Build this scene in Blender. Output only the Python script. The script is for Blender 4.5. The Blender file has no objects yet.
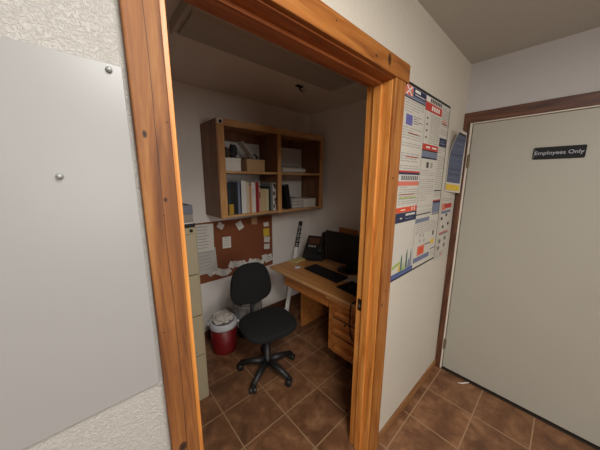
import bpy, bmesh, math, random
from mathutils import Vector, Matrix
random.seed(7)
SC = bpy.context.scene
COL = SC.collection
W = 0.587      # hall face of the doorway wall
WB = 0.706     # office face of the doorway wall
D = 2.175      # hall face of the wall with the employees' door
ZC = 2.447     # ceiling
YB = 2.32      # back wall of the office
XR = 2.25      # right wall of the office
XL = 0.12      # left wall of the office

# ------------------------------------------------------------------ materials
def srgb(r, g, b):
    f = lambda c: (c/12.92 if c <= 0.04045 else ((c+0.055)/1.055)**2.4)
    return (f(r/255), f(g/255), f(b/255), 1)

def newmat(name):
    m = bpy.data.materials.new(name); m.use_nodes = True
    nt = m.node_tree; b = nt.nodes['Principled BSDF']
    return m, nt, b

def link(nt, a, b): nt.links.new(a, b)

def mixrgb(nt, fac, a, b, mode='MIX'):
    n = nt.nodes.new('ShaderNodeMix'); n.data_type = 'RGBA'; n.blend_type = mode
    for sock, v in ((n.inputs[0], fac), (n.inputs[6], a), (n.inputs[7], b)):
        if hasattr(v, 'is_output'): link(nt, v, sock)
        else: sock.default_value = v
    return n.outputs[2]

def mapping(nt, scale=(1, 1, 1), kind='Object'):
    tc = nt.nodes.new('ShaderNodeTexCoord'); mp = nt.nodes.new('ShaderNodeMapping')
    mp.inputs['Scale'].default_value = scale
    link(nt, tc.outputs[kind], mp.inputs['Vector'])
    return mp.outputs[0]

def noise(nt, vec, scale, detail=4, rough=.55, dist=0):
    n = nt.nodes.new('ShaderNodeTexNoise')
    n.inputs['Scale'].default_value = scale; n.inputs['Detail'].default_value = detail
    n.inputs['Roughness'].default_value = rough; n.inputs['Distortion'].default_value = dist
    if vec is not None: link(nt, vec, n.inputs['Vector'])
    return n.outputs['Fac']

def ramp(nt, fac, stops):
    r = nt.nodes.new('ShaderNodeValToRGB')
    while len(r.color_ramp.elements) < len(stops): r.color_ramp.elements.new(.5)
    for e, (p, c) in zip(r.color_ramp.elements, stops): e.position = p; e.color = c
    link(nt, fac, r.inputs[0]); return r.outputs[0]

def bump(nt, b, h, strength=.3, dist=.004):
    n = nt.nodes.new('ShaderNodeBump'); n.inputs['Strength'].default_value = strength
    n.inputs['Distance'].default_value = dist
    link(nt, h, n.inputs['Height']); link(nt, n.outputs[0], b.inputs['Normal'])

def scale_c(c, k): return (min(c[0]*k, 1), min(c[1]*k, 1), min(c[2]*k, 1), 1)

def plain(name, c, rough=.6, var=.12, nscale=14, metal=0, bmp=0, bscale=200):
    m, nt, b = newmat(name)
    v = mapping(nt)
    f = noise(nt, v, nscale)
    link(nt, mixrgb(nt, f, scale_c(c, 1-var), scale_c(c, 1+var)), b.inputs['Base Color'])
    b.inputs['Roughness'].default_value = rough; b.inputs['Metallic'].default_value = metal
    if bmp: bump(nt, b, noise(nt, v, bscale, 3), bmp, .002)
    return m

def wood(name, dark, mid, light, axis='z', rough=.42, knots=(), seams=(), fine=1.0):
    """stained pine: grain stretched along one axis, knots at given places, plank seams on x"""
    m, nt, b = newmat(name)
    s = {'x': (1.1, 14, 14), 'y': (14, 1.1, 14), 'z': (14, 14, 1.1)}[axis]
    v = mapping(nt, s)
    f = noise(nt, v, 1.7*fine, 6, .6, 1.3)
    c = ramp(nt, f, [(.30, dark), (.47, mid), (.66, light)])
    s2 = tuple(q*6 if q > 2 else q*2 for q in s)
    f2 = noise(nt, mapping(nt, s2), 1.5, 3)
    c = mixrgb(nt, .35, c, mixrgb(nt, f2, scale_c(dark, .8), scale_c(light, 1.1)), 'MULTIPLY') if False else mixrgb(nt, ramp(nt, f2, [(.38, (0, 0, 0, 1)), (.62, (.28, .28, .28, 1))]), c, dark)
    big = noise(nt, mapping(nt), 1.6, 2)
    c = mixrgb(nt, big, scale_c2(nt, c, .86), c)
    for (kx, ky, kz, r, asp) in knots:
        tc = nt.nodes.new('ShaderNodeTexCoord')
        sub = nt.nodes.new('ShaderNodeVectorMath'); sub.operation = 'SUBTRACT'
        link(nt, tc.outputs['Object'], sub.inputs[0]); sub.inputs[1].default_value = (kx, ky, kz)
        mul = nt.nodes.new('ShaderNodeVectorMath'); mul.operation = 'MULTIPLY'
        link(nt, sub.outputs[0], mul.inputs[0])
        mul.inputs[1].default_value = (1/r if axis != 'x' else 1/(r*asp), .2, 1/(r*asp) if axis == 'z' else 1/r)
        ln = nt.nodes.new('ShaderNodeVectorMath'); ln.operation = 'LENGTH'
        link(nt, mul.outputs[0], ln.inputs[0])
        k = ramp(nt, ln.outputs['Value'], [(.35, (1, 1, 1, 1)), (.8, (.75, .75, .75, 1)), (1.0, (0, 0, 0, 1))])
        c = mixrgb(nt, k, c, scale_c(dark, .22))
    for sx, w_ in seams:
        tc = nt.nodes.new('ShaderNodeTexCoord'); sp = nt.nodes.new('ShaderNodeSeparateXYZ')
        link(nt, tc.outputs['Object'], sp.inputs[0])
        nz = noise(nt, mapping(nt), 4, 2)
        add = nt.nodes.new('ShaderNodeMath'); add.operation = 'MULTIPLY_ADD'
        link(nt, nz, add.inputs[0]); add.inputs[1].default_value = .012; link(nt, sp.outputs[0], add.inputs[2])
        cmp_ = nt.nodes.new('ShaderNodeMath'); cmp_.operation = 'COMPARE'
        link(nt, add.outputs[0], cmp_.inputs[0]); cmp_.inputs[1].default_value = sx+.006; cmp_.inputs[2].default_value = w_
        c = mixrgb(nt, cmp_.outputs[0], c, scale_c(dark, .45))
    link(nt, c, b.inputs['Base Color'])
    b.inputs['Roughness'].default_value = rough
    bump(nt, b, f, .12, .002)
    return m

def scale_c2(nt, c, k): return mixrgb(nt, 1.0, c, (k, k, k, 1), 'MULTIPLY')

def wallpaint(name, c, texture=.5, scale=60, var=.05):
    m, nt, b = newmat(name)
    v = mapping(nt)
    f = noise(nt, v, 3, 4)
    link(nt, mixrgb(nt, f, scale_c(c, 1-var), scale_c(c, 1+var)), b.inputs['Base Color'])
    b.inputs['Roughness'].default_value = .6
    h1 = noise(nt, v, scale, 5, .55, .8)
    h = ramp(nt, h1, [(.42, (0, 0, 0, 1)), (.56, (1, 1, 1, 1))])
    h2 = noise(nt, v, scale*3, 2)
    hh = mixrgb(nt, .3, h, h2)
    bump(nt, b, hh, texture, .006)
    return m

def tilemat(name):
    m, nt, b = newmat(name)
    tc = nt.nodes.new('ShaderNodeTexCoord'); mp = nt.nodes.new('ShaderNodeMapping')
    mp.inputs['Location'].default_value = (-.553, -1.42+.297*20, 0)
    link(nt, tc.outputs['Object'], mp.inputs['Vector'])
    br = nt.nodes.new('ShaderNodeTexBrick'); br.offset = 0; br.squash = 1
    link(nt, mp.outputs[0], br.inputs['Vector'])
    br.inputs['Scale'].default_value = 1; br.inputs['Mortar Size'].default_value = .0042
    br.inputs['Mortar Smooth'].default_value = .2; br.inputs['Bias'].default_value = 0
    br.inputs['Brick Width'].default_value = .326; br.inputs['Row Height'].default_value = .297
    br.inputs['Color1'].default_value = (.9, .9, .9, 1); br.inputs['Color2'].default_value = (1.12, 1.1, 1.08, 1)
    br.inputs['Mortar'].default_value = (1, 1, 1, 1)
    v = mapping(nt)
    f = noise(nt, v, 7, 8, .62, .6)
    c = ramp(nt, f, [(.30, srgb(84, 54, 36)), (.5, srgb(120, 82, 55)), (.70, srgb(154, 112, 80))])
    f2 = noise(nt, v, 38, 4)
    c = mixrgb(nt, ramp(nt, f2, [(.45, (0, 0, 0, 1)), (.7, (.45, .45, .45, 1))]), c, srgb(98, 66, 45))
    c = mixrgb(nt, 1, c, br.outputs['Color'], 'MULTIPLY')
    g = mixrgb(nt, f2, srgb(140, 110, 82), srgb(172, 140, 106))
    c = mixrgb(nt, br.outputs['Fac'], c, g)
    link(nt, c, b.inputs['Base Color'])
    b.inputs['Roughness'].default_value = .48
    inv = nt.nodes.new('ShaderNodeMath'); inv.operation = 'SUBTRACT'; inv.inputs[0].default_value = 1
    link(nt, br.outputs['Fac'], inv.inputs[1])
    bump(nt, b, mixrgb(nt, .2, inv.outputs[0], f), .35, .004)
    return m

M = {}
M['wall_hall'] = wallpaint('hall_wall_paint', srgb(176, 172, 166), .5, 160)
M['wall_smooth'] = wallpaint('smooth_wall_paint', srgb(200, 192, 178), .22, 45)
M['wall_door'] = wallpaint('door_wall_paint', srgb(188, 184, 182), .1, 45)
M['wall_office'] = wallpaint('office_wall_paint', srgb(236, 230, 224), .25, 50)
M['ceiling'] = wallpaint('ceiling_paint', srgb(186, 184, 176), .1, 60)
M['tile'] = tilemat('floor_tile')
OD, OM, OL = srgb(120, 66, 22), srgb(164, 100, 42), srgb(186, 124, 60)
M['pine_left'] = wood('pine_left_casing', srgb(88, 46, 16), srgb(140, 86, 38), srgb(162, 110, 58), 'z', .68,
                      knots=((.103, .567, 1.717, .0045, 1.8), (.128, .567, 1.588, .0042, 1.3), (.122, .567, 1.555, .002, 1), (.145, .567, 1.745, .002, 1), (.112, .567, .96, .011, 1.4), (.098, .567, 1.29, .002, 1)),
                      seams=((.122, .0006),))
M['pine_head'] = wood('pine_head_casing', OD, OM, OL, 'x', .42, knots=((.999, .567, 2.117, .026, .55), (.90, .567, 2.10, .006, 1.2), (.66, .567, 2.125, .004, 1)))
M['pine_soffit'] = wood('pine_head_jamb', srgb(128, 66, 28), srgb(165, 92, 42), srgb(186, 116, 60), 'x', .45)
M['pine_right'] = wood('pine_right_casing', OD, OM, OL, 'z', .42, knots=((1.107, .567, 1.641, .006, 1.4), (1.09, .567, .99, .008, 1.4), (1.12, .567, 1.06, .006, 1.6)))
M['pine_jamb'] = wood('pine_jamb', srgb(176, 104, 42), srgb(214, 138, 64), srgb(232, 164, 88), 'z', .4)
M['dark_wood'] = wood('dark_stained_wood', srgb(58, 32, 20), srgb(92, 54, 35), srgb(122, 76, 50), 'z', .5)
M['dark_wood_h'] = wood('dark_stained_wood_head', srgb(58, 32, 20), srgb(92, 54, 35), srgb(122, 76, 50), 'y', .5)
M['base_wood'] = wood('baseboard_wood', srgb(112, 70, 40), srgb(150, 104, 64), srgb(176, 130, 84), 'x', .5)
M['base_dark'] = wood('office_baseboard_wood', srgb(78, 50, 34), srgb(104, 70, 48), srgb(126, 88, 60), 'x', .5)
M['desk'] = wood('desk_oak', srgb(176, 112, 58), srgb(206, 144, 82), srgb(222, 166, 104), 'y', .4)
M['desk_shadow'] = plain('desk_gap_shade', srgb(70, 38, 18), .7)
M['desk_v'] = wood('desk_oak_fronts', srgb(160, 92, 42), srgb(192, 120, 60), srgb(208, 142, 80), 'y', .4)
M['shelf'] = wood('shelf_plywood', srgb(96, 58, 34), srgb(124, 80, 48), srgb(144, 98, 62), 'z', .5)
M['shelf_frame'] = wood('shelf_face_pine', srgb(176, 120, 68), srgb(204, 150, 94), srgb(220, 172, 118), 'z', .5)
M['shelf_frame_h'] = wood('shelf_face_pine_rail', srgb(176, 122, 74), srgb(200, 152, 100), srgb(220, 178, 130), 'x', .5)
M['cork'] = plain('cork', srgb(132, 74, 44), .85, .25, 60, bmp=.3, bscale=300)
M['putty'] = plain('putty_enamel', srgb(172, 160, 132), .6, .04, 5)
M['putty_dark'] = plain('putty_shadow_gap', srgb(120, 112, 84), .6, .05)
M['chrome'] = plain('brushed_metal', srgb(190, 188, 182), .3, .06, 20, metal=1)
M['brass'] = plain('dull_hinge_metal', srgb(150, 136, 112), .4, .1, 30, metal=.9)
M['dark_metal'] = plain('dark_metal', srgb(52, 44, 38), .45, .1, 30, metal=.7)
M['black_fabric'] = plain('black_fabric', srgb(20, 20, 20), .95, .2, 90, bmp=.3, bscale=500)
M['black_plastic'] = plain('black_plastic', srgb(30, 29, 29), .5, .1, 20)
M['matte_black'] = plain('matte_black', srgb(17, 17, 18), .6, .1, 20)
M['screen'] = plain('dark_screen', srgb(8, 8, 10), .35, .05, 5)
M['keys'] = plain('key_plastic', srgb(24, 24, 26), .6, .1, 20)
M['door_white'] = plain('painted_door', srgb(172, 168, 156), .5, .025, 2.5)
M['jamb_white'] = plain('painted_jamb', srgb(226, 216, 200), .5, .04, 8)
M['sign_black'] = plain('sign_black', srgb(12, 13, 17), .75, .05, 12)
M['sign_white'] = plain('sign_lettering', srgb(186, 190, 200), .6, .02)
M['white'] = plain('white_print', srgb(232, 230, 226), .6, .02)
M['paper'] = plain('white_paper', srgb(222, 217, 208), .8, .04, 20)
M['paper_gray'] = plain('pale_grey_paper', srgb(196, 192, 186), .8, .05, 20)
M['yellow_note'] = plain('yellow_note', srgb(220, 190, 60), .8, .05, 20)
M['yellow_pad'] = plain('yellow_pad', srgb(200, 184, 124), .8, .05, 20)
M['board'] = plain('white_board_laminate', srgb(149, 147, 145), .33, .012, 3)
M['board_edge'] = plain('board_edge', srgb(150, 146, 140), .5, .05)
M['red_plastic'] = plain('red_plastic', srgb(122, 22, 24), .45, .08, 10)
M['rim_white'] = plain('white_plastic', srgb(206, 206, 210), .5, .05, 10)
M['crumple'] = plain('crumpled_white_paper', srgb(206, 200, 192), .85, .14, 18, bmp=.6, bscale=60)
M['fixture'] = plain('light_housing', srgb(196, 188, 178), .55, .04, 4)
M['fixture_lens'] = plain('unlit_diffuser', srgb(180, 172, 162), .5, .04, 6)
M['cable'] = plain('black_cable', srgb(16, 16, 16), .55, .05)
M['tan_card'] = plain('tan_cardboard', srgb(186, 150, 110), .8, .1, 16)
M['print_gray'] = plain('grey_print', srgb(158, 154, 146), .8, .05)
M['print_dark'] = plain('dark_print', srgb(70, 66, 62), .8, .05)
M['navy'] = plain('navy_print', srgb(34, 40, 72), .5, .05)
M['blue'] = plain('blue_print', srgb(58, 78, 134), .5, .06)
M['steel_blue'] = plain('steel_blue_print', srgb(110, 118, 138), .5, .06)
M['slate_print'] = plain('slate_print', srgb(84, 90, 112), .6, .06)
M['violet'] = plain('violet_print', srgb(100, 96, 156), .5, .05)
M['red_print'] = plain('red_print', srgb(186, 54, 44), .5, .06)
M['salmon'] = plain('salmon_print', srgb(206, 110, 92), .5, .06)
M['orange_print'] = plain('orange_print', srgb(206, 76, 40), .5, .06)
M['yellow_print'] = plain('yellow_print', srgb(214, 178, 60), .5, .06)
M['green_print'] = plain('green_print', srgb(150, 172, 74), .5, .06)
M['green_dark'] = plain('dark_green_print', srgb(70, 108, 96), .5, .06)
M['laminate'] = plain('laminated_poster_paper', srgb(198, 192, 181), .35, .02, 4)
M['black_edge'] = plain('black_poster_edge', srgb(26, 26, 30), .5, .05)

def clearbag():
    m, nt, b = newmat('clear_bag_plastic')
    v = mapping(nt); f = noise(nt, v, 25, 4, .6, 1)
    link(nt, mixrgb(nt, f, srgb(170, 168, 164), srgb(235, 233, 230)), b.inputs['Base Color'])
    b.inputs['Roughness'].default_value = .25
    b.inputs['Alpha'].default_value = .42
    bump(nt, b, f, .8, .01)
    return m
M['clear_bag'] = clearbag()
def clearpin():
    m, nt, b = newmat('clear_plastic'); v = mapping(nt)
    link(nt, mixrgb(nt, noise(nt, v, 200), srgb(150, 150, 152), srgb(215, 214, 214)), b.inputs['Base Color'])
    b.inputs['Roughness'].default_value = .2; b.inputs['Transmission Weight'].default_value = .45
    return m
M['clear'] = clearpin()

# ------------------------------------------------------------------ mesh helpers
class MB:
    def __init__(self): self.bm = bmesh.new(); self.mats = []
    def mi(self, m):
        m = M[m] if isinstance(m, str) else m
        if m not in self.mats: self.mats.append(m)
        return self.mats.index(m)
    def _set(self, faces, m, smooth=False):
        i = self.mi(m)
        for f in faces: f.material_index = i; f.smooth = smooth
    def box(self, x0, x1, y0, y1, z0, z1, m, bev=0, seg=2, mat4=None):
        n0 = len(self.bm.faces)
        t = bmesh.new(); r = bmesh.ops.create_cube(t, size=1)
        for v in t.verts:
            v.co = Vector((x0+(v.co.x+.5)*(x1-x0), y0+(v.co.y+.5)*(y1-y0), z0+(v.co.z+.5)*(z1-z0)))
        if bev: bmesh.ops.bevel(t, geom=t.edges[:], offset=bev, segments=seg, profile=.5, affect='EDGES')
        if mat4 is not None: bmesh.ops.transform(t, matrix=mat4, verts=t.verts)
        self.merge(t, m); return self
    def merge(self, t, m, smooth=False):
        mp = {v: self.bm.verts.new(v.co) for v in t.verts}
        fs = []
        for f in t.faces:
            try: fs.append(self.bm.faces.new([mp[v] for v in f.verts]))
            except ValueError: pass
        self._set(fs, m, smooth); t.free()
    def poly(self, pts, m, smooth=False):
        f = self.bm.faces.new([self.bm.verts.new(p) for p in pts]); self._set([f], m, smooth); return self
    def prism(self, prof, ax, a0, a1, m, bev=0):
        """closed outline in the two other axes, extruded along ax ('x','y','z')"""
        def P(u, v, w): return {'x': (w, u, v), 'y': (u, w, v), 'z': (u, v, w)}[ax]
        t = bmesh.new()
        A = [t.verts.new(P(u, v, a0)) for u, v in prof]; B = [t.verts.new(P(u, v, a1)) for u, v in prof]
        t.faces.new(A); t.faces.new(B[::-1])
        n = len(prof)
        for i in range(n): t.faces.new([A[i], B[i], B[(i+1) % n], A[(i+1) % n]])
        bmesh.ops.recalc_face_normals(t, faces=t.faces[:])
        if bev: bmesh.ops.bevel(t, geom=t.edges[:], offset=bev, segments=2, profile=.5, affect='EDGES')
        self.merge(t, m); return self
    def lathe(self, prof, m, c=(0, 0, 0), n=32, cap=True, smooth=True, wob=None, mat4=None):
        t = bmesh.new(); rings = []
        for r, z in prof:
            ring = []
            for i in range(n):
                a = 2*math.pi*i/n; rr = r if wob is None else r+wob(a, z)
                ring.append(t.verts.new((c[0]+rr*math.cos(a), c[1]+rr*math.sin(a), c[2]+z)))
            rings.append(ring)
        for A, B in zip(rings, rings[1:]):
            for i in range(n): t.faces.new([A[i], A[(i+1) % n], B[(i+1) % n], B[i]])
        if cap:
            t.faces.new(rings[0][::-1]); t.faces.new(rings[-1])
        if mat4 is not None: bmesh.ops.transform(t, matrix=mat4, verts=t.verts)
        self.merge(t, m, smooth); return self
    def tube(self, pts, r, m, n=10, smooth=True):
        pts = [Vector(p) for p in pts]; t = bmesh.new(); rings = []
        rs = r if isinstance(r, (list, tuple)) else [r]*len(pts)
        for i, p in enumerate(pts):
            d = (pts[min(i+1, len(pts)-1)]-pts[max(i-1, 0)]).normalized()
            up = Vector((0, 0, 1)) if abs(d.z) < .9 else Vector((1, 0, 0))
            a = d.cross(up).normalized(); b = d.cross(a)
            rings.append([t.verts.new(p+rs[i]*(math.cos(2*math.pi*k/n)*a+math.sin(2*math.pi*k/n)*b)) for k in range(n)])
        for A, B in zip(rings, rings[1:]):
            for i in range(n): t.faces.new([A[i], A[(i+1) % n], B[(i+1) % n], B[i]])
        t.faces.new(rings[0][::-1]); t.faces.new(rings[-1])
        bmesh.ops.recalc_face_normals(t, faces=t.faces[:])
        self.merge(t, m, smooth); return self
    def build(self, name, parent=None, loc=(0, 0, 0), rot=(0, 0, 0), recalc=False):
        if recalc: bmesh.ops.recalc_face_normals(self.bm, faces=self.bm.faces[:])
        me = bpy.data.meshes.new(name); self.bm.to_mesh(me); self.bm.free()
        for m in self.mats: me.materials.append(m)
        o = bpy.data.objects.new(name, me); COL.objects.link(o)
        o.location = loc; o.rotation_euler = rot
        if parent: o.parent = parent
        return o

def tag(o, label, cat, group=None):
    o['label'] = label; o['category'] = cat
    if group: o['group'] = group
    return o
def thing(name, label, cat, loc=(0, 0, 0), rz=0, group=None):
    o = bpy.data.objects.new(name, None); COL.objects.link(o)
    o.empty_display_size = .1; o.location = loc; o.rotation_euler = (0, 0, rz)
    return tag(o, label, cat, group)
def struct(o): o['kind'] = 'structure'; return o
def B(name, x0, x1, y0, y1, z0, z1, m, parent=None, bev=0, loc=(0, 0, 0), rot=(0, 0, 0)):
    return MB().box(x0, x1, y0, y1, z0, z1, m, bev).build(name, parent, loc, rot)

# ------------------------------------------------------------------ room shell
HX0, HY0 = -2.3, -5.2
struct(MB().box(HX0-.1, XR+.1, HY0-.1, YB+.1, -.08, 0, 'tile').build('floor'))
struct(MB().box(HX0-.1, XR+.1, HY0-.1, YB+.1, ZC, ZC+.08, 'ceiling').build('ceiling'))
M['ceiling_office'] = wallpaint('office_ceiling_paint', srgb(232, 224, 216), .1, 60)
struct(MB().box(XL, XR, WB, YB, ZC-.006, ZC, 'ceiling_office').build('ceiling_office'))
OX0, OX1, OZ = .150, 1.085, 2.088       # rough opening
w = MB()
w.box(HX0, OX0, W, WB, 0, ZC, 'wall_hall'); w.box(OX1, D+.02, W, WB, 0, ZC, 'wall_smooth'); w.box(OX0, OX1, W, WB, OZ, ZC, 'wall_smooth')
struct(w.build('wall_doorway'))
struct(B('wall_left', HX0-.1, HX0, HY0-.1, WB, 0, ZC, 'wall_hall'))
struct(B('wall_front', HX0, XR+.1, HY0-.1, HY0, 0, ZC, 'wall_hall'))
struct(B('wall_office_back', XL-.1, XR+.1, YB, YB+.1, 0, ZC, 'wall_office'))
struct(B('wall_office_left', XL-.1, XL, WB, YB, 0, ZC, 'wall_office'))
struct(B('wall_office_right', XR, XR+.1, WB, YB, 0, ZC, 'wall_office'))
# wall with the employees' door: opening y -.43 .. .552, z 0 .. 2.066
DY0, DY1, DZ = -.432, .553, 2.066
w = MB(); w.box(D, D+.1, DY1, W+.06, 0, ZC, 'wall_door'); w.box(D, D+.1, HY0, DY0, 0, ZC, 'wall_door'); w.box(D, D+.1, DY0, DY1, DZ, ZC, 'wall_door')
struct(w.build('wall_right'))

# doorway trim (stained pine)
FY = .567
struct(B('trim_1', .088, .152, FY, W, 0, 2.073, 'pine_left', bev=.003)).__setitem__('label', 'pale stained pine casing left of the office doorway')
struct(B('trim_2', .088, 1.190, FY-.004, W, 2.073, 2.150, 'pine_head', bev=.003))
struct(B('trim_3', 1.073, 1.166, FY, W, 0, 2.073, 'pine_right', bev=.003))
j = MB(); j.box(OX0, .165, W-.006, WB+.004, 0, 2.068, 'pine_jamb', .0015); struct(j.build('trim_4'))
j = MB(); j.box(1.069, OX1, W-.006, WB+.004, 0, 2.068, 'pine_jamb', .0015)
tj = struct(j.build('trim_5'))
j = MB(); j.box(OX0, OX1, W-.006, WB+.004, 2.068, OZ, 'pine_soffit', .0015); struct(j.build('trim_6'))
struct(B('trim_7', .165, .177, .628, .668, 0, 2.068, 'pine_jamb', bev=.002))
struct(B('trim_8', 1.057, 1.069, .628, .668, 0, 2.068, 'pine_jamb', bev=.002))
struct(B('trim_9', .165, 1.069, .628, .668, 2.056, 2.068, 'pine_soffit', bev=.002))
# latch plate on the right jamb
sp = MB(); sp.box(1.0672, 1.069, .676, .700, .915, .985, 'dark_metal', .0008)
sp.box(1.0668, 1.0674, .683, .693, .935, .955, 'chrome'); o = sp.build('strike_plate', tj)
# baseboards
struct(B('baseboard_hall', 1.166, D, W-.012, W, 0, .065, 'base_wood', bev=.002))
struct(B('baseboard_office_back', XL, XR, YB-.012, YB, 0, .08, 'base_dark', bev=.002))
struct(B('baseboard_office_right', XR-.012, XR, WB, YB-.012, 0, .08, 'base_dark', bev=.002))
# trim of the employees' door
struct(B('trim_10', D-.018, D, .545, W-.0005, 0, 2.045, 'dark_wood', bev=.002))
struct(B('trim_11', D-.018, D, -.50, W-.0005, 2.045, 2.115, 'dark_wood_h', bev=.002))
struct(B('trim_12', D-.018, D, -.50, -.432, 0, 2.045, 'dark_wood', bev=.002))
fr = MB(); fr.box(D-.004, D+.1, .534, .5525, 0, 2.066, 'jamb_white', .001); fr.box(D-.004, D+.1, -.432, -.413, 0, 2.066, 'jamb_white', .001)
fr.box(D-.004, D+.1, -.413, .534, 2.037, 2.066, 'jamb_white', .001); struct(fr.build('trim_13'))
struct(B('trim_14', D-.012, D+.1, -.413, .534, 0, .006, plain('door_threshold', srgb(48, 38, 30), .6), bev=.002))
# the employees' door
d1 = bpy.data.objects.new('door_1', None); COL.objects.link(d1); d1.location = (D, .06, .0); d1['kind'] = 'structure'
B('door_leaf', 0, .04, -.470, .468, .022, 2.033, 'door_white', d1, bev=.002)
for z in (1.775, .242):
    h = MB(); h.box(-.002, 0, .461, .468, z-.045, z+.045, 'brass', .0008)
    for k in range(5): h.lathe([(.006, -.0085), (.006, .0085)], 'brass', (-.0055, .4735, z-.036+.018*k), 12)
    h.lathe([(.004, -.05), (.004, .05)], 'brass', (-.0055, .4735, z), 10); h.build('hinge', d1)
kb = MB(); kb.lathe([(.03, 0), (.03, .006), (.012, .01), (.012, .035), (.026, .045), (.028, .06), (.018, .07)], 'chrome', (0, 0, 0), 24, mat4=Matrix.Translation((0, -.41, .97)) @ Matrix.Rotation(-math.pi/2, 4, 'Y'))
kb.build('door_knob', d1)

# ------------------------------------------------------------------ door sign
def lettering(txt, size, m, parent, loc, rot, ext=.0006):
    cu = bpy.data.curves.new('lettering_source', 'FONT'); cu.body = txt; cu.size = size; cu.extrude = ext
    cu.align_x = 'CENTER'; cu.align_y = 'CENTER'; cu.offset = .0
    t = bpy.data.objects.new('lettering_source', cu); COL.objects.link(t)
    bpy.context.view_layer.update()
    me = bpy.data.meshes.new_from_object(t.evaluated_get(bpy.context.evaluated_depsgraph_get()))
    bpy.data.objects.remove(t); bpy.data.curves.remove(cu)
    me.materials.clear(); me.materials.append(M[m]); me.name = 'lettering'
    o = bpy.data.objects.new('lettering', me); COL.objects.link(o); o.parent = parent; o.location = loc; o.rotation_euler = rot
    return o
sg = thing('door_sign', 'black plastic sign with white lettering on the white door', 'sign', (D, .0725, 1.7645))
rc = []
for (cy, cz, a0) in ((.103, .065, 0), (-.103, .065, 90), (-.103, .008, 180), (.103, .008, 270)):
    for q in range(6):
        an = math.radians(a0+18*q); rc.append((cy+.008*math.cos(an), cz+.008*math.sin(an)))
MB().prism(rc, 'x', -.005, -.0005, 'sign_black').build('sign_plate', sg)
lettering('Employees Only', .0315, 'sign_white', sg, (-.0055, 0, .037), (math.pi/2, 0, -math.pi/2))
e = MB()
e.box(-.0056, -.005, .1035, .105, .008, .065, 'print_gray')
e.build('edge_line', sg)

# ------------------------------------------------------------------ whiteboard on the left
wb = thing('whiteboard', 'large blank white panel screwed to the textured wall left of the doorway', 'whiteboard', (0, W, 1.159))
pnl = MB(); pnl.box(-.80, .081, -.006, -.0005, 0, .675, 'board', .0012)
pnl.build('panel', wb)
for (px, pz, r) in ((.061, .664, .0052), (-.026, .476, .005)):
    p = MB(); p.lathe([(r, 0), (r, .003), (r*.75, .0065), (r*.35, .007)], 'clear', (0, 0, 0), 20, mat4=Matrix.Translation((px, -.006, pz)) @ Matrix.Rotation(math.pi/2, 4, 'X'))
    p.lathe([(r*.3, .0071), (r*.25, .0075)], 'chrome', (0, 0, 0), 12, mat4=Matrix.Translation((px, -.006, pz)) @ Matrix.Rotation(math.pi/2, 4, 'X'))
    p.build('clear_mounting_screw', wb)

# ------------------------------------------------------------------ posters on the hall wall
def textlines(mb, x0, x1, z0, z1, y, m='print_gray', pitch=.0125, h=.0042, rnd=None):
    rnd = rnd or random
    z = z1-h
    while z > z0:
        if rnd.random() > .08:
            x = x0
            end = x1 if rnd.random() > .25 else x0+(x1-x0)*rnd.uniform(.4, .9)
            while x < end-.006:
                l = min(rnd.uniform(.02, .06), end-x)
                mb.poly([(x, y, z), (x+l, y, z), (x+l, y, z+h), (x, y, z+h)], m); x += l+rnd.uniform(.004, .009)
        z -= pitch
class Sheet(MB):
    def q(self, x0, x1, z0, z1, y, m): return self.poly([(x0, y, z0), (x1, y, z0), (x1, y, z1), (x0, y, z1)], m)
Y0 = W-.004
P = Sheet()
P.box(1.170, 1.834, Y0, W-.0005, 1.078, 2.100, 'black_edge')
y1, y2, y3 = Y0-.0005, Y0-.001, Y0-.0015
P.q(1.180, 1.823, 1.090, 2.086, y1, 'laminate')
# column one
P.q(1.180, 1.440, 2.031, 2.085, y2, 'steel_blue'); P.q(1.285, 1.440, 2.046, 2.083, y3, 'navy')
P.q(1.190, 1.276, 2.038, 2.084, y3, 'salmon')
for s in (1, -1):
    cx, cz = 1.236, 2.061
    P.poly([(cx-.03*s-.006, y3-.0005, cz-.02), (cx-.03*s+.006, y3-.0005, cz-.02), (cx+.03*s+.006, y3-.0005, cz+.02), (cx+.03*s-.006, y3-.0005, cz+.02)], 'white')
P.q(1.300, 1.365, 2.066, 2.079, y3-.0005, 'paper'); P.q(1.300, 1.425, 2.053, 2.058, y3-.0005, 'paper_gray')
P.q(1.178, 1.440, 2.026, 2.031, y2, 'black_edge')
P.q(1.224, 1.298, 1.905, 1.955, y2, 'violet')
textlines(P, 1.31, 1.43, 1.91, 1.955, y2, 'print_dark', .011, .003)
textlines(P, 1.20, 1.43, 1.965, 2.02, y2); textlines(P, 1.20, 1.43, 1.69, 1.895, y2)
P.q(1.26, 1.38, 1.866, 1.872, y2, 'salmon'); P.q(1.25, 1.40, 1.75, 1.756, y2, 'salmon')
P.q(1.185, 1.444, 1.672, 1.681, y2, 'red_print'); P.q(1.185, 1.444, 1.661, 1.672, y2, 'navy')
P.q(1.185, 1.442, 1.627, 1.660, y2, 'paper_gray')
for k in range(9): P.q(1.225+.023*k, 1.239+.023*k, 1.633, 1.655, y3, 'print_dark')
P.q(1.185, 1.442, 1.603, 1.626, y2, 'salmon')
textlines(P, 1.21, 1.435, 1.50, 1.597, y2); P.q(1.22, 1.43, 1.535, 1.541, y2, 'green_print'); P.q(1.22, 1.40, 1.553, 1.558, y2, 'salmon')
P.q(1.180, 1.449, 1.460, 1.488, y2, 'orange_print')
P.q(1.245, 1.30, 1.471, 1.476, y3, 'white'); P.q(1.38, 1.388, 1.465, 1.484, y3, 'white'); P.q(1.41, 1.418, 1.465, 1.484, y3, 'white')
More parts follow.
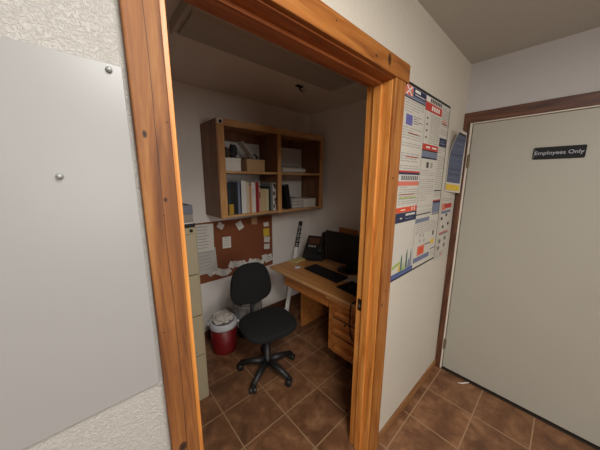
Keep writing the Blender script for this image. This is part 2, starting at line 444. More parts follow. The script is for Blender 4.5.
P.q(1.180, 1.452, 1.405, 1.459, y2, 'navy'); P.q(1.31, 1.43, 1.438, 1.450, y3, 'paper_gray'); P.q(1.245, 1.27, 1.425, 1.432, y3, 'paper_gray'); P.q(1.31, 1.40, 1.420, 1.424, y3, 'steel_blue')
textlines(P, 1.215, 1.44, 1.21, 1.395, y2, 'paper_gray')
P.poly([(1.200, y2, 1.145), (1.29, y2, 1.165), (1.29, y2, 1.18), (1.200, y2, 1.165)], 'green_print')
for (x, z, h, m) in ((1.305, 1.12, .10, 'green_dark'), (1.335, 1.115, .05, 'green_print'), (1.37, 1.12, .12, 'green_dark'), (1.40, 1.118, .06, 'steel_blue'), (1.425, 1.12, .11, 'steel_blue'), (1.28, 1.118, .05, 'yellow_print')):
    P.poly([(x-.012, y3, z), (x+.012, y3, z), (x+.009, y3, z+h*.7), (x+.002, y3, z+h), (x-.007, y3, z+h*.75)], m)
P.q(1.178, 1.464, 1.088, 1.117, y2-.0002, 'blue'); P.q(1.20, 1.45, 1.098, 1.103, y3-.0003, 'steel_blue')
# column two
P.q(1.446, 1.452, 1.09, 2.02, y2, 'print_gray')
P.q(1.455, 1.500, 2.06, 2.083, y2, 'paper')
for k in range(7): P.q(1.505+.026*k, 1.523+.026*k, 2.062, 2.081, y2, 'print_dark')
P.q(1.441, 1.690, 2.012, 2.056, y2, 'red_print')
for k in range(4): P.q(1.53+.033*k, 1.552+.033*k, 2.022, 2.046, y3, 'paper')
textlines(P, 1.53, 1.685, 1.845, 2.0, y2)
for z in (1.97, 1.938, 1.905, 1.868): P.q(1.475, 1.495, z, z+.010, y2, 'print_dark')
P.q(1.450, 1.688, 1.805, 1.838, y2, 'red_print'); P.q(1.50, 1.56, 1.817, 1.826, y3, 'paper'); P.q(1.59, 1.66, 1.817, 1.826, y3, 'paper')
P.q(1.450, 1.688, 1.798, 1.805, y2, 'black_edge'); P.q(1.450, 1.688, 1.768, 1.797, y2, 'steel_blue'); P.q(1.450, 1.688, 1.756, 1.767, y2, 'navy')
P.q(1.53, 1.565, 1.705, 1.738, y2, 'print_dark'); P.q(1.59, 1.625, 1.705, 1.738, y2, 'print_gray')
textlines(P, 1.46, 1.68, 1.43, 1.69, y2); textlines(P, 1.46, 1.68, 1.43, 1.69, y3, 'paper_gray', .0125, .002)
P.q(1.452, 1.68, 1.424, 1.431, y2, 'black_edge'); P.q(1.452, 1.66, 1.376, 1.402, y2, 'steel_blue')
textlines(P, 1.47, 1.80, 1.30, 1.37, y2)
for (x, z) in ((1.53, 1.28), (1.58, 1.275), (1.535, 1.245), (1.60, 1.24)): P.q(x, x+.02, z, z+.02, y2, 'print_gray')
P.q(1.515, 1.625, 1.160, 1.222, y2, 'salmon'); P.q(1.53, 1.61, 1.17, 1.212, y3, 'orange_print')
P.q(1.63, 1.72, 1.215, 1.222, y2, 'print_dark'); P.q(1.725, 1.79, 1.205, 1.235, y2, 'yellow_print'); P.q(1.745, 1.77, 1.265, 1.295, y2, 'print_dark')
P.q(1.466, 1.72, 1.120, 1.153, y2, 'steel_blue'); P.q(1.48, 1.70, 1.133, 1.139, y3, 'violet')
P.q(1.73, 1.82, 1.165, 1.171, y2, 'black_edge'); P.q(1.755, 1.765, 1.11, 1.155, y2, 'print_gray'); P.q(1.79, 1.797, 1.11, 1.155, y2, 'print_gray')
# column three
textlines(P, 1.70, 1.82, 1.905, 2.07, y2); P.q(1.71, 1.80, 1.975, 1.983, y2, 'salmon'); P.q(1.71, 1.80, 1.99, 1.997, y2, 'salmon')
P.q(1.697, 1.824, 1.842, 1.895, y2, 'navy'); P.q(1.715, 1.80, 1.858, 1.864, y3, 'steel_blue'); P.q(1.715, 1.79, 1.873, 1.878, y3, 'steel_blue')
textlines(P, 1.70, 1.82, 1.575, 1.835, y2)
P.q(1.694, 1.824, 1.562, 1.570, y2, 'black_edge'); textlines(P, 1.70, 1.82, 1.515, 1.555, y2)
P.q(1.694, 1.824, 1.497, 1.505, y2, 'red_print'); P.q(1.694, 1.824, 1.418, 1.497, y2, 'steel_blue'); P.q(1.694, 1.824, 1.485, 1.497, y3, 'navy')
P.q(1.694, 1.824, 1.408, 1.414, y2, 'black_edge')
tag(P.build('notice_poster'), 'large laminated labour notice poster with black edge beside the door casing', 'poster')

# curling grey-blue leaflet by the door
C2 = MB()
def curl(u, v):
    # u 0 left .. 1 right, v 0 bottom .. 1 top; left edge springs off the wall
    x = 1.903+.218*u
    lift = .004+.036*u**2+.055*max(0, (v-.5)/.5)**2*(1-u)**.7
    return (x, W-lift, 1.558+.410*v-.02*u*(1-v))
def grid(mb, u0, u1, v0, v1, off, m, nu=10, nv=14):
    g = [[Vector(curl(u0+(u1-u0)*i/nu, v0+(v1-v0)*k/nv))+Vector((0, -off, 0)) for i in range(nu+1)] for k in range(nv+1)]
    for k in range(nv):
        for i in range(nu): mb.poly([g[k][i], g[k][i+1], g[k+1][i+1], g[k+1][i]], m, True)
grid(C2, 0, 1, 0, 1, 0, 'laminate'); grid(C2, 0, 1, 0, 1, -.0006, 'paper_gray')
grid(C2, .06, .94, .16, .93, .0007, 'slate_print'); grid(C2, .06, .94, .03, .13, .0007, 'yellow_print')
for v in (.86, .62, .38, .3): grid(C2, .1, .88, v, v+.012, .0012, 'navy', 6, 1)
for v in (.24, .33, .48, .56, .72, .8): grid(C2, .15, .82, v, v+.007, .0012, 'steel_blue', 6, 1)
grid(C2, .1, .9, .93, .96, .0012, 'black_edge', 6, 1)
tag(C2.build('curled_leaflet'), 'grey-blue leaflet with yellow foot curling off the wall near the door', 'leaflet')
# lower white sheet with pictures
S3 = Sheet()
S3.poly([(1.868, W-.003, 1.05), (2.085, W-.003, 1.02), (2.115, W-.003, 1.515), (1.872, W-.003, 1.535)], 'laminate')
S3.poly([(1.868, W-.001, 1.05), (2.085, W-.001, 1.02), (2.115, W-.001, 1.515), (1.872, W-.001, 1.535)][::-1], 'paper')
ys = W-.0036
S3.q(1.885, 1.96, 1.42, 1.47, ys, 'salmon'); S3.q(1.95, 2.09, 1.43, 1.465, ys, 'red_print'); S3.q(1.885, 2.08, 1.395, 1.415, ys, 'steel_blue')
for (x, z) in ((1.89, 1.35), (1.98, 1.37), (1.93, 1.285), (2.04, 1.30)): S3.q(x, x+.035, z, z+.02, ys, 'black_edge')
S3.q(1.885, 2.07, 1.247, 1.256, ys, 'red_print'); S3.q(1.885, 2.07, 1.238, 1.244, ys, 'black_edge')
for (x, z) in ((1.91, 1.19), (2.02, 1.20), (1.90, 1.14), (2.02, 1.145)):
    n = 14; pts = [(x+.028*math.cos(2*math.pi*k/n), ys, z+.022*math.sin(2*math.pi*k/n)) for k in range(n)]
    S3.poly(pts, 'print_gray'); S3.q(x-.012, x+.014, z-.006, z+.008, ys-.0005, 'print_dark')
textlines(S3, 1.885, 2.06, 1.05, 1.11, ys, 'print_gray', .014, .004); textlines(S3, 1.885, 2.08, 1.48, 1.515, ys, 'print_gray', .012, .004)
S3.q(1.95, 1.985, 1.075, 1.09, ys-.0003, 'salmon')
tag(S3.build('safety_notice'), 'white notice with small pictures below the curled leaflet', 'notice')
# scrap under the door
sc = MB(); sc.tube([(0, 0, .004), (.03, .012, .005), (.055, .035, .004), (.075, .05, .006)], [.003, .0045, .004, .003], 'paper', 8)
tag(sc.build('paper_scrap', loc=(2.095, .385, 0), rot=(0, 0, math.radians(-76))), 'small twisted white scrap on the tiles at the white door', 'scrap')

# ------------------------------------------------------------------ ceiling light in the office (off)
fx = thing('ceiling_light', 'unlit long fluorescent fitting on the office ceiling above the doorway', 'ceiling light', (1.07, 1.37, ZC-.006))
fb = MB(); fb.prism([(-.15, -.0005), (.15, -.0005), (.15, -.03), (.128, -.05), (-.128, -.05), (-.15, -.03)], 'x', -.615, .615, 'fixture'); fb.build('housing', fx)
fb = MB(); fb.prism([(-.12, -.05), (.12, -.05), (.105, -.066), (-.105, -.066)], 'x', -.60, .60, 'fixture_lens', .002); fb.build('diffuser', fx)
for s in (-1, 1):
    B('end_cap', min(s*.615, s*.628), max(s*.615, s*.628), -.152, .152, -.056, -.0005, 'fixture', fx, bev=.003)
hk = thing('ceiling_hook', 'small dark metal bracket screwed to the office ceiling', 'hook', (1.52, 1.70, ZC-.006))
B('mount_plate', -.035, .035, -.02, .02, -.008, -.0005, 'dark_metal', hk, bev=.002)
t = MB(); t.tube([(0, 0, -.008), (0, 0, -.022), (.02, .006, -.03), (.05, .02, -.03), (.062, .022, -.02)], .006, 'dark_metal', 10); t.build('arm', hk)
B('tag_block', .05, .085, .01, .035, -.03, -.012, 'paper_gray', hk, bev=.003)

# ------------------------------------------------------------------ wall bookshelf
SX0, SX1, SY0, SY1, SZ0, SZ1 = .862, 2.130, 1.96, 2.319, 1.298, 2.125
bs = thing('wall_shelf', 'open pine wall shelf of four compartments hung above the cork board', 'shelf', (SX0, SY1, SZ0))
def S(name, x0, x1, y0, y1, z0, z1, m, bev=.0015): return B(name, x0-SX0, x1-SX0, y0-SY1, y1-SY1, z0-SZ0, z1-SZ0, m, bs, bev)
S('side_panel', SX0, SX0+.02, SY0+.02, SY1, SZ0+.002, SZ1-.002, 'shelf'); S('side_panel', SX1-.02, SX1, SY0+.02, SY1, SZ0+.002, SZ1-.002, 'shelf')
S('top_panel', SX0+.02, SX1-.02, SY0+.02, SY1, SZ1-.03, SZ1-.012, 'shelf_frame_h'); S('bottom_panel', SX0+.02, SX1-.02, SY0+.02, SY1, SZ0+.003, SZ0+.022, 'shelf_frame_h')
S('divider', 1.486, 1.506, SY0+.02, SY1, SZ0+.022, SZ1-.03, 'shelf')
S('shelf_board', SX0+.02, 1.486, SY0+.012, SY1, 1.686, 1.706, 'shelf_frame_h'); S('shelf_board', 1.506, SX1-.02, SY0+.012, SY1, 1.686, 1.706, 'shelf_frame_h')
S('face_stile', SX0, SX0+.06, SY0, SY0+.02, SZ0, SZ1-.055, 'shelf_frame'); S('face_stile', 1.475, 1.515, SY0, SY0+.02, SZ0, SZ1-.055, 'shelf_frame'); S('face_stile', SX1-.045, SX1, SY0, SY0+.02, SZ0, SZ1-.055, 'shelf_frame')
S('face_rail', SX0, SX1, SY0, SY0+.02, SZ1-.055, SZ1, 'shelf_frame_h')
S('back_rail', SX0+.02, SX1-.02, SY1-.02, SY1, SZ1-.12, SZ1-.03, 'shelf')
k = S('sticker', SX0+.004, SX0+.05, SY0-.001, SY0, SZ1-.045, SZ1-.006, 'paper', 0); k['label'] = 'white sticker with dark print'
S('sticker_print', SX0+.018, SX0+.044, SY0-.0016, SY0-.001, SZ1-.042, SZ1-.015, 'matte_black', 0).parent = k
k.children[0].location = (0, 0, 0)

# books
BZ = SZ0+.022+.0005
GB = 'books in the lower left compartment'
def book(x0, x1, h, depth, m, label, name='book', lean=0, y0=2.008, z=BZ, cover=.003, cat='book', group=GB, label_m=None):
    b = MB(); t = x1-x0-.001
    b.box(0, t, 0, .004, 0, h, m, .0008)                     # spine
    b.box(0, cover, .002, depth, 0, h, m, .0006); b.box(t-cover, t, .002, depth, 0, h, m, .0006)
    b.box(cover, t-cover, .004, depth-.004, .003, h-.004, 'paper')
    if label_m: b.box(t*.2, t*.8, -.0006, .0002, h*.55, h*.8, label_m)
    o = b.build(name, None, (x0, y0, z), (0, lean, 0)); return tag(o, label, cat, group)
cols = {n: plain('cover_'+n, srgb(*c), .55, .08, 20) for n, c in dict(teal=(24, 38, 46), black=(18, 18, 20), gold=(176, 138, 44), bluegrey=(112, 122, 140), navy=(30, 34, 54), white=(206, 204, 200), beige=(196, 180, 156), tan=(190, 138, 96), cream=(212, 206, 196), red=(140, 26, 30), pink=(196, 150, 140), khaki=(186, 166, 124), oat=(200, 186, 152), green=(34, 52, 44), grey=(120, 118, 114), cow=(210, 206, 200)).items()}
book(0.9464, 0.9914, 0.284, .20, cols['teal'], 'dark teal binder at the left end of the book row', 'binder', y0=2.026, cat='binder')
book(0.9919, 1.0497, 0.284, .20, cols['black'], 'wide black binder next to the dark teal one', 'binder', y0=2.026, cat='binder')
book(0.9560, 1.0009, 0.094, .014, cols['gold'], 'small gold booklet standing low in front of the dark binders', 'booklet', y0=2.004, cat='booklet')
book(1.0502, 1.0693, 0.292, .19, cols['bluegrey'], 'thin blue-grey book beside the wide black binder')
book(1.0698, 1.0831, 0.290, .19, cols['navy'], 'thin navy book left of the tall white binder')
book(1.0836, 1.1338, 0.303, .21, cols['white'], 'tall wide white binder, the tallest of the row', 'binder', cat='binder')
book(1.1343, 1.1649, 0.290, .19, cols['beige'], 'beige book right of the tall white binder')
book(1.1654, 1.1902, 0.260, .18, cols['tan'], 'orange-tan book between the beige and the cream ones')
book(1.1907, 1.2352, 0.287, .20, cols['cream'], 'thick cream binder left of the red book', 'binder', cat='binder', label_m='paper_gray')
book(1.2356, 1.2705, 0.292, .20, cols['red'], 'thick dark red book in the middle of the row')
book(1.2710, 1.2906, 0.241, .18, cols['pink'], 'thin pinkish book leaning against the dark red one', label_m='red_plastic')
book(1.2911, 1.3241, 0.222, .17, cols['khaki'], 'short khaki book, left one of two short tan books')
book(1.3245, 1.3575, 0.224, .17, cols['khaki'], 'short khaki book, right one of two short tan books')
book(1.3580, 1.3852, 0.222, .17, cols['oat'], 'short oat-coloured book left of the dark green one')
book(1.3857, 1.4101, 0.247, .18, cols['green'], 'thin dark green book near the right end')
book(1.4106, 1.4378, 0.280, .19, cols['grey'], 'grey book left of the black-and-white spotted binder')
cw = MB()
cw.box(0, .036, 0, .2, 0, .282, cols['cow'], .001)
for (z, h, u0, u1) in ((.02, .05, .004, .022), (.09, .045, .016, .035), (.15, .05, .002, .026), (.215, .06, .014, .035), (.06, .03, .024, .036), (.25, .03, .003, .02)):
    n = 10; cw.poly([((u0+u1)/2+(u1-u0)/2*math.cos(2*math.pi*q/n), -.0006, z+h/2+h/2*math.sin(2*math.pi*q/n)) for q in range(n)], 'matte_black')
tag(cw.build('binder', None, (1.4385, 2.01, BZ)), 'white binder with black spots at the right end of the row', 'binder', GB)
bb = MB(); bb.box(0, .055, 0, .02, 0, .05, 'matte_black', .004); 
# upper left compartment: two boxes and a heap on them
UZ = 1.7065
def carton(name, x0, x1, y0, y1, h, m, label, lidm):
    t = thing(name, label, 'box', ((x0+x1)/2, (y0+y1)/2, UZ))
    hx, hy = (x1-x0)/2, (y1-y0)/2
    B('body', -hx, hx, -hy, hy, 0, h-.028, m, t, bev=.0015)
    B('lid', -hx-.002, hx+.002, -hy-.002, hy+.002, h-.028, h, lidm, t, bev=.002)
carton('storage_box', .942, 1.088, 2.005, 2.20, .113, 'paper', 'low white box on the upper shelf at left', 'paper')
carton('storage_box', 1.152, 1.343, 2.005, 2.20, .113, 'tan_card', 'low tan cardboard box on the upper shelf', 'tan_card')
tag(MB().box(1.095, 1.143, 2.03, 2.19, UZ, UZ+.107, plain('brown_card', srgb(96, 66, 46), .8), .002).build('brown_carton'), 'narrow dark brown carton between the white and tan boxes', 'box')
def heap(name, loc, pts, r, m, label, cat):
    b = MB(); crumply = (m == 'crumple')
    t = bmesh.new(); bmesh.ops.create_icosphere(t, subdivisions=4 if crumply else 3, radius=1)
    rnd = random.Random(sum(map(ord, label)))
    dirs = [Vector((rnd.gauss(0, 1), rnd.gauss(0, 1), rnd.gauss(0, 1))).normalized() for _ in range(26)]
    ph = [rnd.uniform(0, 6) for _ in range(6)]
    for v in t.verts:
        c = v.co.copy()
        if crumply:
            ds = sorted((c-d).length for d in dirs); k = .80+.30*min(1, 3.2*(ds[1]-ds[0]))+.05*math.sin(31*c.x+ph[0])*math.sin(27*c.y+ph[1])
        else: k = 1+.13*math.sin(5*c.x+ph[0])*math.cos(6*c.y+ph[1])+.10*math.sin(9*c.z+ph[2]+3*c.x)+.06*math.sin(14*c.y+ph[3])
        v.co = Vector((c.x*r[0]*k, c.y*r[1]*k, max(c.z, -.75)*r[2]*k))
    zmin = min(v.co.z for v in t.verts)
    for v in t.verts: v.co.z -= zmin
    b.merge(t, m, not crumply); return tag(b.build(name, None, loc), label, cat)
heap('cloth_bundle', (.984, 2.09, UZ+.1135), None, (.034, .06, .05), plain('brown_cloth', srgb(84, 66, 52), .9), 'small brown bundle on the white box at left', 'bundle')
heap('cloth_bundle', (1.058, 2.09, UZ+.1135), None, (.032, .06, .065), plain('dark_cloth', srgb(54, 54, 58), .9), 'dark grey bundle on the white box beside the brown one', 'bundle')
t = MB(); t.prism([(0, 0), (.20, 0), (.20, .006), (0, .006)], 'y', 0, .10, 'paper_gray', .001)
tag(t.build('folded_leaflet', None, (1.104, 1.995, UZ+.19), (0, math.radians(48), 0)), 'pale folded leaflet propped slanting beside the dark grey bundle', 'leaflet').location.z = UZ+.262
heap('cloth_bundle', (1.285, 2.12, UZ+.1135), None, (.045, .05, .03), plain('brown_cloth_two', srgb(88, 72, 60), .9), 'small low brown bundle on the tan box', 'bundle')
# upper right: roll
r = MB(); r.lathe([(.0, 0), (.026, 0), (.027, .005), (.027, .315), (.026, .32), (.0, .32)], 'paper', (0, 0, 0), 24, cap=False)
r.lathe([(.008, -.0008), (.021, -.0008)], 'tan_card', (0, 0, 0), 16, cap=False)
tag(r.build('paper_roll', None, (1.575, 2.04, UZ+.0275), (0, math.pi/2, 0)), 'white roll of paper lying on the upper right shelf', 'paper roll')
r = MB(); r.box(1.59, 1.87, 2.08, 2.22, UZ, UZ+.075, plain('grey_carton', srgb(150, 140, 130), .8), .002)
tag(r.build('flat_carton'), 'flat grey-brown carton behind the white paper roll', 'box')
# lower right: leaning black binder, stack of papers
book(1.5908, 1.6501, 0.258, .19, cols['black'], 'black binder leaning in the lower right compartment', 'binder', lean=math.radians(-9), cat='binder', group='things in the lower right compartment').location = (1.628, 2.01, BZ+.001)
pt = MB()
for k in range(10):
    dx, dy = random.uniform(-.004, .004), random.uniform(-.006, .006)
    pt.box(1.700+dx, 1.855+dx, 2.01+dy, 2.20+dy*.5, BZ+.0115*k, BZ+.0115*k+.011, 'paper_gray' if k % 3 else 'print_gray', .001)
tag(pt.build('paper_stack'), 'grey stack of papers in the lower right shelf compartment', 'papers', 'things in the lower right compartment')
pt = MB()
for k in range(8):
    dx = random.uniform(-.006, .006)
    pt.box(1.875+dx, 2.065+dx, 2.01+dx, 2.19, BZ+.0125*k, BZ+.0125*k+.012, 'paper', .0025)
tag(pt.build('paper_stack'), 'pale stack of envelopes right of the grey papers', 'papers', 'things in the lower right compartment')

# ------------------------------------------------------------------ cork board and notes
YC = 2.307
CX0, CX1, CZ0, CZ1 = .42, 1.632, .612, 1.222
cb = thing('cork_board', 'large reddish-brown cork board on the office back wall', 'cork board', ((CX0+CX1)/2, YB, CZ0))
B('cork_panel', -.606, .606, -.013, -.0005, 0, CZ1-CZ0, 'cork', cb, bev=.001)
def note(name, x, z, wd, h, m, label, rot=0, group=None, cat='note', lines=0, z_off=0, pin=True):
    t = Sheet(); yb = 0
    n = 4
    for i in range(n):
        a, c = -h/2+h*i/n, -h/2+h*(i+1)/n
        ya, yc = -.0008-.006*(1-i/n)**2, -.0008-.006*(1-(i+1)/n)**2
        t.poly([(-wd/2, ya, a), (wd/2, ya, a), (wd/2, yc, c), (-wd/2, yc, c)], m, True)
        t.poly([(-wd/2, ya+.0005, a), (-wd/2, yc+.0005, c), (wd/2, yc+.0005, c), (wd/2, ya+.0005, a)], m, True)
    if lines:
        for k in range(lines):
            zz = h/2-h*(k+1)/(lines+1.2)
            ff = (zz+h/2)/h
            yy = -.0022-.006*(1-ff)**2
            t.q(-wd*.36, wd*(.36-.18*random.random()), zz, zz+h*.018+.0012, yy, 'print_gray')
    if pin: t.box(-.004, .004, -.006, -.0005, h/2-.014, h/2-.006, 'chrome', .001)
    return tag(t.build(name, None, (x, YC-.0005-z_off, z), (0, rot, 0)), label, cat, group)
note('pinned_sheet', .800, 1.075, .23, .270, 'paper', 'large white printed sheet pinned at the left of the cork board, upper one', 0.03, cat='paper', lines=8, z_off=.006)
note('pinned_sheet', .825, .835, .215, .25, 'paper_gray', 'large white printed sheet pinned below the other big sheet', -.04, cat='paper', lines=6, z_off=.001)
note('pinned_note', .995, 1.172, .068, .058, 'paper', 'tilted small white note under the shelf near the big sheets', .65)
note('pinned_note', 1.208, 1.150, .070, .085, 'paper', 'tilted white note high in the middle of the cork board', -.45, lines=2)
note('pinned_note', 1.052, .990, .092, .118, 'paper', 'upright white card with a grey drawing in the middle of the cork', .05, lines=5)
note('pinned_note', 1.388, 1.185, .070, .085, plain('beige_note', srgb(196, 160, 120), .8), 'beige note pinned just under the shelf', .02)
note('pinned_note', 1.545, 1.122, .070, .048, 'paper', 'white slip at the top right corner above the yellow note', -.04)
note('pinned_note', 1.546, 1.028, .082, .092, 'yellow_note', 'yellow sticky note at the right edge of the cork board', .02, pin=False)
note('pinned_note', 1.552, .940, .080, .065, 'paper', 'white slip right below the yellow note', .18, lines=2)
note('pinned_note', 1.548, .855, .078, .060, 'paper', 'second white slip below the yellow note', .12, lines=2)
x = .865; i = 0
while x < 1.52:
    note('paper_slip', x, .705+.035*random.uniform(-1, 1), random.uniform(.055, .075), random.uniform(.05, .075), 'paper' if i % 3 else 'paper_gray',
         'small white paper slip in the row along the bottom of the cork board', random.uniform(-.9, .9), 'paper slips along the board bottom', 'slip', z_off=.0012*(i % 5)+.001)
    x += .046; i += 1
dr = note('pinned_note', 1.563, .710, .105, .085, 'paper', 'white card with a round doodle at the bottom right of the cork board', -.2, z_off=.008)
ring = MB()
for q in range(16):
    a, c = 2*math.pi*q/16, 2*math.pi*(q+1)/16
    P_ = lambda r, t_: (r*math.cos(t_), -.0068, r*.8*math.sin(t_))
    ring.poly([P_(.022, a), P_(.022, c), P_(.028, c), P_(.028, a)], 'print_dark')
ring.build('doodle', dr)

# ------------------------------------------------------------------ filing cabinet
FC = dict(x0=.155, x1=.534, y0=1.605, y1=2.265, z1=1.318)
fc = thing('filing_cabinet', 'tall putty-coloured four-drawer filing cabinet inside the doorway', 'filing cabinet', ((FC['x0']+FC['x1'])/2, FC['y0'], 0))
hw = .1895
B('body', -hw, hw, .020, .66, 0, 1.318, 'putty', fc, bev=.004)
zs = [.055, .385, .695, .998, 1.282]
for k in range(4):
    dw = B('drawer', -hw+.012, hw-.012, 0, .0195, zs[k]+.004, zs[k+1]-.004, 'putty', fc, bev=.004)
    m_ = MB(); zc_ = zs[k+1]-.09
    m_.tube([(-.05, 0, zc_), (-.05, -.022, zc_), (.05, -.022, zc_), (.05, 0, zc_)], .006, 'chrome', 8); m_.build('handle', dw)
    m_ = MB(); m_.box(-.04, .04, -.002, 0, zc_+.03, zc_+.06, 'chrome', .0008); m_.box(-.034, .034, -.0026, -.002, zc_+.035, zc_+.055, 'paper'); m_.build('label_holder', dw)
lk = MB(); lk.lathe([(.011, 0), (.011, .006), (.007, .008)], 'dark_metal', (0, 0, 0), 16, mat4=Matrix.Translation((.155, .020, 1.300)) @ Matrix.Rotation(math.pi/2, 4, 'X')); lk.build('lock', fc)
# stack on the cabinet
st = MB(); st.box(-.13, .13, -.15, .15, 0, .022, 'matte_black', .003); st.box(-.12, .12, -.14, .14, .022, .03, 'paper', .001)
tag(st.build('document_tray', None, (.405, 1.80, 1.3185), (0, 0, .02)), 'flat black tray of papers on the filing cabinet, under the boxes', 'tray')
tag(MB().box(-.12, .125, -.13, .13, 0, .055, plain('grey_box', srgb(140, 132, 126), .7), .003).build('storage_box', None, (.41, 1.80, 1.3488), (0, 0, -.03)), 'grey-beige box on the filing cabinet, under the blue-grey one', 'box')
tag(MB().box(-.125, .12, -.13, .13, 0, .06, plain('bluegrey_box', srgb(112, 114, 126), .7), .003).build('storage_box', None, (.412, 1.80, 1.4041), (0, 0, .03)), 'blue-grey box topmost on the filing cabinet', 'box')

# ------------------------------------------------------------------ desk
dk = thing('desk', 'oak office desk with drawer pedestal along the right office wall', 'desk', (1.37, 1.99, 0))
def K(name, x0, x1, y0, y1, z0, z1, m, bev=.002, parent=None): return B(name, x0-1.37, x1-1.37, y0-1.99, y1-1.99, z0, z1, m, parent or dk, bev)
DYE = .80
K('desktop', 1.37, 2.14, DYE, 1.99, .712, .74, 'desk', .003)
K('edge_strip', 1.366, 1.37, DYE, 1.99, .714, .738, plain('edge_banding', srgb(200, 156, 108), .5), .0008)
K('end_panel', 1.66, 2.10, 1.80, 1.825, 0, .712, 'desk_v')
K('back_panel', 2.10, 2.12, DYE+.03, 1.825, .25, .712, 'desk_v')
ap = K('drawer', 1.425, 1.445, 1.225, 1.815, .575, .69, 'desk_v', .003)
K('drawer_box', 1.445, 1.66, 1.24, 1.80, .60, .69, 'desk_v', .002)
K('pull_out_board', 1.385, 1.80, DYE+.03, 1.215, .672, .700, 'desk', .002)
ped = K('pedestal', 1.43, 2.08, DYE+.03, 1.215, .195, .672, 'desk_v', .002)
K('gap_shade_sheet', 1.4285, 1.43, DYE+.04, 1.172, .20, .668, 'desk_shadow', 0)  # thin dark sheet, paints the shade in the gaps between drawers
zz = [(.528, .658), (.378, .513), (.205, .363)]
for a, b_ in zz:
    dr_ = K('drawer', 1.411, 1.4284, DYE+.045, 1.165, a, b_, 'desk_v', .003)
    hd = MB(); zc_ = (a+b_)/2
    hd.prism([(1.411-1.37, zc_-.004), (1.366-1.37, zc_-.014), (1.362-1.37, zc_-.002), (1.374-1.37, zc_+.014), (1.411-1.37, zc_+.024)], 'y', .93-1.99, 1.105-1.99, 'desk_v', .003)
    hd.build('handle', dr_)
lk = MB(); lk.lathe([(.009, 0), (.009, .004), (.005, .005)], 'dark_metal', (0, 0, 0), 14, mat4=Matrix.Translation((.041, 1.03-1.99, .50)) @ Matrix.Rotation(-math.pi/2, 4, 'Y')); lk.build('lock', dk)
for (x, y) in ((1.56, 1.12), (2.0, 1.12), (1.56, .90), (2.0, .90)):
    K('foot', x-.03, x+.03, y-.03, y+.03, 0, .195, 'dark_wood', .003)
# ------------------------------------------------------------------ things on the desk
DZT = .7405
mo = thing('monitor', 'black flat monitor standing on the oak desk', 'monitor', (1.89, 1.365, DZT), math.radians(3))
B('screen_frame', -.03, .0, -.285, .285, .062, .375, 'black_plastic', mo, bev=.005)
B('screen', -.0315, -.030, -.270, .270, .080, .360, 'screen', mo)
B('stand_neck', .0, .025, -.035, .035, .012, .25, 'black_plastic', mo, bev=.004)
b_ = MB(); b_.lathe([(.0, 0), (.115, 0), (.115, .006), (.10, .012), (.0, .012)], 'black_plastic', (0, 0, 0), 32, cap=False); b_.build('stand_base', mo)
kbd = thing('keyboard', 'black keyboard on the desk in front of the monitor', 'keyboard', (1.645, 1.465, DZT), math.radians(-3))
kb = MB(); kb.prism([(-.075, 0), (.08, 0), (.08, .022), (-.075, .013)], 'y', -.222, .222, 'matte_black', .003); kb.build('case', kbd)
kk = MB()
for rr in range(6):
    for c in range(15):
        x0 = -.062+rr*.0222; y0 = -.212+c*.0283
        z0 = .0135+rr*.0013
        kk.box(x0, x0+.0185, y0, y0+.0245, z0, z0+.007, 'keys', .0015, 1)
kk.build('keys', kbd)
mp = MB(); mp.box(-.10, .10, -.12, .12, 0, .004, 'matte_black', .0015)
tag(mp.build('mouse_pad', None, (1.585, 1.075, DZT), (0, 0, math.radians(-6))), 'black mouse pad near the front edge of the desk', 'mouse pad')
ms = thing('computer_mouse', 'small black mouse on the black mouse pad', 'mouse', (1.60, 1.10, DZT+.0045))
mb_ = MB(); t = bmesh.new(); bmesh.ops.create_uvsphere(t, u_segments=20, v_segments=12, radius=1)
for v in t.verts: v.co = Vector((v.co.x*.055, v.co.y*.031*(1+.1*v.co.x), max(v.co.z, 0)*.035))
mb_.merge(t, 'black_plastic', True); mb_.build('shell', ms)
mw = MB(); mw.lathe([(.006, -.003), (.006, .003)], 'keys', (0, 0, 0), 12, mat4=Matrix.Translation((-.03, 0, .028)) @ Matrix.Rotation(math.pi/2, 4, 'X')); mw.build('scroll_wheel', ms)
# telephone
tp = thing('telephone', 'black desk telephone with handset left of the monitor', 'telephone', (1.925, 1.850, DZT), math.radians(24)); tp.scale = (1.05, 1.1, 1.42)
b_ = MB(); b_.prism([(-.10, 0), (.10, 0), (.10, .165), (.075, .172), (-.10, .035)], 'y', -.09, .12, 'black_plastic', .006); b_.build('base', tp)
def slope(u): return .035+.137*(u+.10)/.175
b_ = MB()
b_.poly([(.005, -.03, slope(.005)+.0012), (.005, .095, slope(.005)+.0012), (.055, .095, slope(.055)+.0012), (.055, -.03, slope(.055)+.0012)][::-1], plain('phone_display', srgb(96, 62, 48), .3), False); b_.build('display', tp, recalc=False)
b_ = MB()
for rr in range(4):
    for c in range(3):
        u = -.085+rr*.02; y = 0+c*.03
        b_.prism([(u, slope(u)), (u+.013, slope(u+.013)), (u+.013, slope(u+.013)+.004), (u, slope(u)+.004)], 'y', y, y+.022, 'print_gray' if rr == 3 else 'keys')
b_.build('keypad', tp)
b_ = MB(); pts = []
for k in range(9):
    u = -.09+.165*k/8; pts.append((u, -.062, slope(u)+.022+.018*math.sin(math.pi*k/8)))
b_.tube(pts, [.026, .027, .02, .016, .016, .016, .02, .027, .026], 'black_plastic', 12); b_.build('handset', tp)
b_ = MB(); pts = []
for k in range(50):
    f = k/49; a = k*1.25
    pts.append((-.10-.05*math.sin(math.pi*f)+.007*math.cos(a), -.06+.15*f+.0, .0125+.007*math.sin(a)))
b_.tube(pts, .0028, 'cable', 6); b_.build('coiled_cord', tp)
pd = MB()
